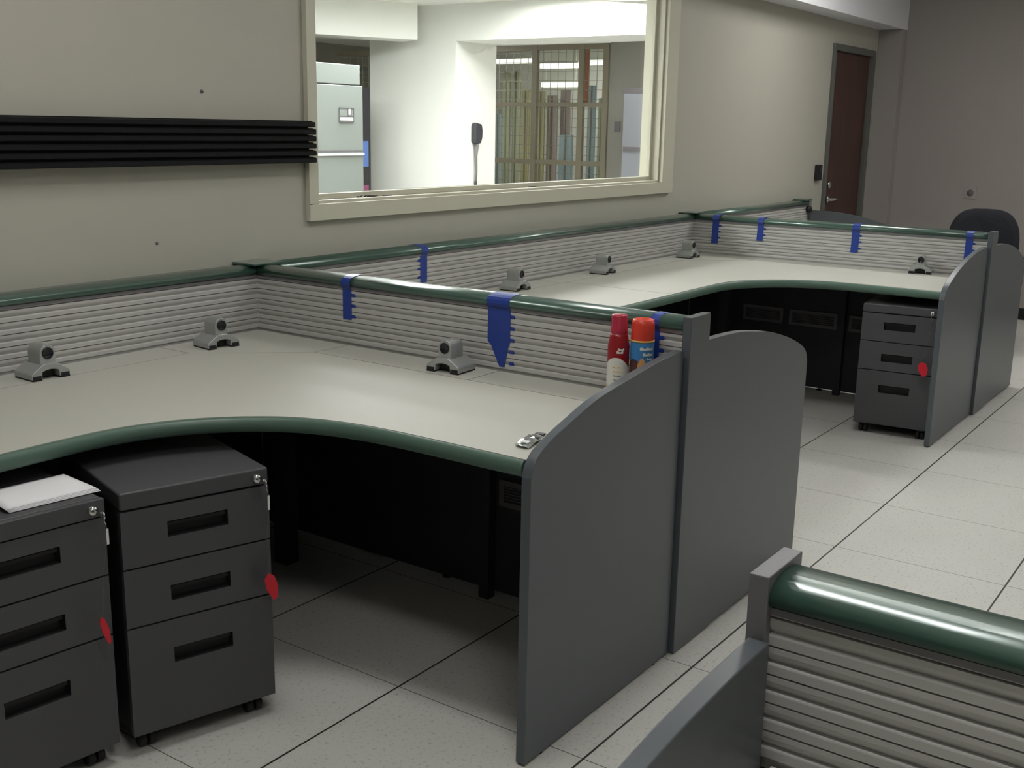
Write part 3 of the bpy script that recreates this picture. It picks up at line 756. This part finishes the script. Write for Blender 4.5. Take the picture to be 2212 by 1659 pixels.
# pale tall cabinet
cb = thing('tall_cabinet', 'pale tall cabinet with a label plate, seen through the left of the window', 'cabinet', (3.5, 4.5, 0))
B(-.70, .590, 0, .7, .02, 1.806).build('body', mCab, cb, bevel=.006)
B(-.70, .574, .01, .7, 1.812, 1.952).build('upper_section', mCab, cb, bevel=.006)
B(-.70, .588, -.012, -.001, 1.31, 1.325).build('trim_strip', mPaper, cb)
B(-.70, .588, -.006, -.001, 1.338, 1.346).build('door_gap', mDark2, cb)

lp = MB().box(.335, .485, -.006, -.001, 1.545, 1.648).build('label_plate', mCab, cb); lp['label'] = 'small outlined label plate'
ln = MB()
for (a0, a1, b0, b1) in ((.335, .485, 1.642, 1.648), (.335, .485, 1.545, 1.551), (.335, .340, 1.545, 1.648), (.480, .485, 1.545, 1.648), (.335, .485, 1.586, 1.591), (.420, .426, 1.591, 1.648), (.452, .460, 1.591, 1.648)):
    ln.box(a0, a1, -.009, -.0055, b0, b1)
ln.build('label_outline', mDark2, lp)
MB().box(.345, .475, -.009, -.0055, 1.558, 1.580).box(.428, .450, -.009, -.0055, 1.60, 1.638).build('label_patch', mPaper, lp)
# dark rack behind it
dk = thing('equipment_rack', 'black equipment rack in the gap between pale cabinet and white column', 'rack', (5.1, 5.9, 0))
B(-.6, .6, 0, .8, .02, 1.86).build('body', mBlack, dk, bevel=.005)
B(-.5, .55, -.02, -.001, 1.15, 1.38).build('blue_reflection', mat('blue_reflection', rgb(70, 96, 150), .4), dk)  # bluish reflection painted as a patch on the rack front
B(-.5, .55, -.02, -.001, .8, .98).build('maroon_reflection', mat('maroon_reflection', rgb(110, 50, 80), .4), dk)  # reddish reflection painted as a patch, like the blue one
# pipes on the grey wall behind
pi = MB().tube([(5.2, 9.9, 2.25), (12, 9.9, 2.25)], .05).tube([(7.0, 9.9, 2.25), (7.0, 9.9, 0)], .05)
tag(pi.build('wall_conduit', mCab), 'pale conduit on the dim wall above the pale cabinet, through the window', 'conduit')
# handset on the column
hs = thing('wall_phone', 'dark phone handset with hanging cord on the white column', 'phone', (6.545, 5.33, 1.37))
poly = [(-.055, .02), (-.04, 0), (.03, 0), (.055, .05), (.06, .12), (.045, .18), (-.035, .195), (-.055, .17)]
MB().extrude(poly, lambda a, b, t: (a, t, b), -.06, 0).build('handset', mDark, hs, bevel=.01, seg=3)
MB().tube([(0, -.03, 0), (-.012, -.03, -.12), (-.004, -.03, -.26), (-.012, -.03, -.40)], [.024, .014, .012, .012], 8).build('cord', mDark2, hs)
MB().lathe([(0, -.41), (.014, -.40), (.016, -.37), (.010, -.35)], (-.012, -.03, 0), 10).build('cord_weight', mDark, hs)
# pipe near the ceiling
tag(MB().tube([(5.0, 3.6, 2.50), (6.1, 3.0, 2.50)], .018).build('ceiling_pipe', mWhite), 'thin white pipe under the bright ceiling of the next room', 'pipe')
# wire cage
cg = thing('wire_cage', 'tan framed wire mesh cage wall seen through the window', 'cage', (9.0, 6.2, 0))
inv = Matrix.Translation(Vector((9.0, 6.2, 0))).inverted()
def cpart(mb, nm, m, par=None):
    o = mb.build(nm, m); o.parent = par or cg; o.matrix_parent_inverse = inv; return o
for z0_, z1_ in ((2.40, 2.46), (1.765, 1.815), (1.105, 1.16), (.02, .07)): cpart(B(8.98, 9.02, 5.32, 9.5, z0_, z1_), 'cage_rail', mCageFrame)
for y in (5.34, 5.665, 6.306, 6.95, 7.6, 8.2, 8.8): cpart(B(8.975, 9.025, y-.035, y+.035, .0, 2.46), 'cage_post', mCageFrame)
ms = MB()
y = 5.36
while y < 9.4: ms.box(8.998, 9.004, y-.003, y+.003, .07, 2.40); y += .105
z = .17
while z < 2.4: ms.box(8.994, 9.0, 5.34, 9.4, z-.003, z+.003); z += .105
cpart(ms, 'wire_mesh', mMesh)
tag(B(9.0255, 9.06, 5.60, 5.68, 1.77, 2.44).build('orange_reflection', mOrange), 'orange-brown bar painting a window reflection, just behind the right bay of the wire cage', 'reflection')  # solid bar stands in for an orange reflection in the glass
# stored boards behind the cage, each its own thing
def y9(px):
    k = [(1075, 6.858), (1155, 6.306), (1255, 5.665), (1313, 5.335)]
    for (a, b), (c, d_) in zip(k, k[1:]):
        if px <= c or c == 1313: return b+(d_-b)*(px-a)/(c-a)
def storage(px, x): return -1.275+(y9(px)+1.275)*((x+2.156)/11.156)
bds = [(1082, 1094, 10.3, 1.7, mBoardC, 'slim pale blue carton at the far left behind the cage'), (1095, 1112, 10.0, 2.24, mBoardA, 'tall sage carton leftmost in the left bay of the cage'), (1114, 1130, 10.05, 2.24, mBoardA, 'tall sage carton in the middle of the left bay'), (1132, 1150, 10.0, 2.0, mBoardD, 'olive carton beside the left cage post'),
       (1162, 1180, 10.0, 1.98, mBoardD, 'olive carton right of the left cage post'), (1182, 1206, 10.1, 1.93, mBoardB, 'mauve grey carton in the middle bay'), (1208, 1232, 10.2, 2.0, mBoardB, 'second mauve carton left of the orange reflection'), (1209, 1240, 9.75, 1.45, mBoardC, 'lower blue grey carton in the middle bay of the cage'), (1262, 1283, 10.0, 2.05, mBoardC, 'pale blue carton in the right bay'), (1285, 1305, 10.1, 1.9, mBoardA, 'sage carton at the right end behind the cage')]
for pa, pb, x, h, m, lb in bds:
    ya, yb = storage(pa, x), storage(pb, x)
    x += .001*(pa-1190)*(1 if pa != 1209 else 0); o = B(x, x+.03, yb+.01, ya-.01, 0, h).build('flat_carton', m, bevel=.003); tag(o, lb, 'carton', 'cartons stored behind the cage')
    o2 = B(x-.003, x-.0005, (ya+yb)/2-.012, (ya+yb)/2+.012, .01, h-.01).build('carton_seam', mCageFrame, o)
struct(B(11.9, 12.0, 5.2, 10.2, 0, 2.62).build('wall_storage_back', mWhite), 'pale back wall of the storage area behind the cage', 'wall')
for pa, pb, x, z, lb in ((1070, 1149, 11.3, 2.44, 'glowing strip light behind the left bay of the cage'), (1166, 1250, 11.2, 2.36, 'glowing strip light behind the middle bay of the cage'), (1170, 1250, 11.5, 2.12, 'lower glowing strip light seen through the cage'), (1264, 1312, 11.0, 2.38, 'glowing strip light behind the right bay of the cage')):
    ya, yb = storage(pa, x), storage(pb, x); L2 = ya-yb
    t = thing('strip_light', lb, 'light', (x, (ya+yb)/2, z), 0, 'strip lights behind the cage')
    B(-.05, .05, -L2/2, L2/2, .03, .06).build('housing', mWhite, t); B(-.045, .045, -L2/2+.02, L2/2-.02, -.03, .029).build('tube', mLight3, t)
    for yy in (-L2*.4, L2*.4): B(-.006, .006, yy-.006, yy+.006, .06, 2.62-z).build('hanger', mWhite, t)
struct(B(9.0, 9.15, 4.72, 5.30, 0, 2.62).build('wall_next_stub', mGreyWall), 'grey wall stub right of the wire cage', 'wall')
sw = thing('light_switch', 'small dark switch on the grey wall stub right of the cage', 'switch', (9.0, 5.17, 1.50)); B(-.02, 0, -.035, .035, 0, .11).build('plate', mDark2, sw, bevel=.003)
lk_ = thing('metal_locker', 'grey metal locker at the right edge of the window view', 'locker', (8.5, 4.6, 0))
B(0, .45, -.55, .22, .02, 1.90).build('body', mat('locker_paint', rgb(140, 142, 150), .5), lk_, bevel=.004)
B(-.004, .46, -.56, .24, 1.90, 1.96).build('top_cap', mDark2, lk_)
B(-.012, -.001, -.5, .2, 1.30, 1.345).build('door_split', mDark2, lk_)

# ------------------------------------------------------------------ ceiling lights
def troffer(label, x, y, z, sx, sy, m, group):
    t = thing('ceiling_light', label, 'ceiling light', (x, y, z), 0, group)
    mb = MB().box(-sx/2-.03, sx/2+.03, -sy/2-.03, -sy/2, -.03, 0).box(-sx/2-.03, sx/2+.03, sy/2, sy/2+.03, -.03, 0).box(-sx/2-.03, -sx/2, -sy/2, sy/2, -.03, 0).box(sx/2, sx/2+.03, -sy/2, sy/2, -.03, 0)
    mb.build('frame', mWhite, t); B(-sx/2, sx/2, -sy/2, sy/2, -.016, -.004).build('diffuser', m, t)
gR = 'ceiling troffers above the workstations'
for x, y, sx, sy, dim in ((-1.45, -1.10, .3, 1.2, .48), (-3.2, -1.2, .3, 1.2, .12), (-.45, .6, .3, 1.0, .62), (1.95, .12, .5, .3, 1.25), (5.5, .62, .3, 1.2, .85), (3.8, -1.9, .3, 1.2, .42), (6.4, -2.2, .3, 1.2, .7), (1.4, -3.6, .3, 1.2, .2)):  # dimmest, far-left troffer is added to brighten the foreground slat screen
    troffer('rectangular ceiling light above the workstation aisle', x, y, 2.95, sx, sy, lamp_mat(dim), gR)
for x, y in ((8.2, 7.6), (7.9, 4.0), (11.2, 6.0)): troffer('added ceiling light brightening the wire cage behind the window', x, y, 2.62, .3, 1.2, mLight, 'added ceiling lights near the wire cage')  # unseen extra troffers, added to brighten the cage area
gN = 'ceiling lights of the room behind the window'
for x, y, sx, sy in ((2.4, 3.5, 1.2, .6), (5.72, 3.75, .5, 1.2), (4.1, 4.6, .6, 1.2), (2.2, 5.2, 1.2, .6)):
    troffer('bright ceiling light in the room behind the window', x, y, 2.62, sx, sy, mLight2, gN)
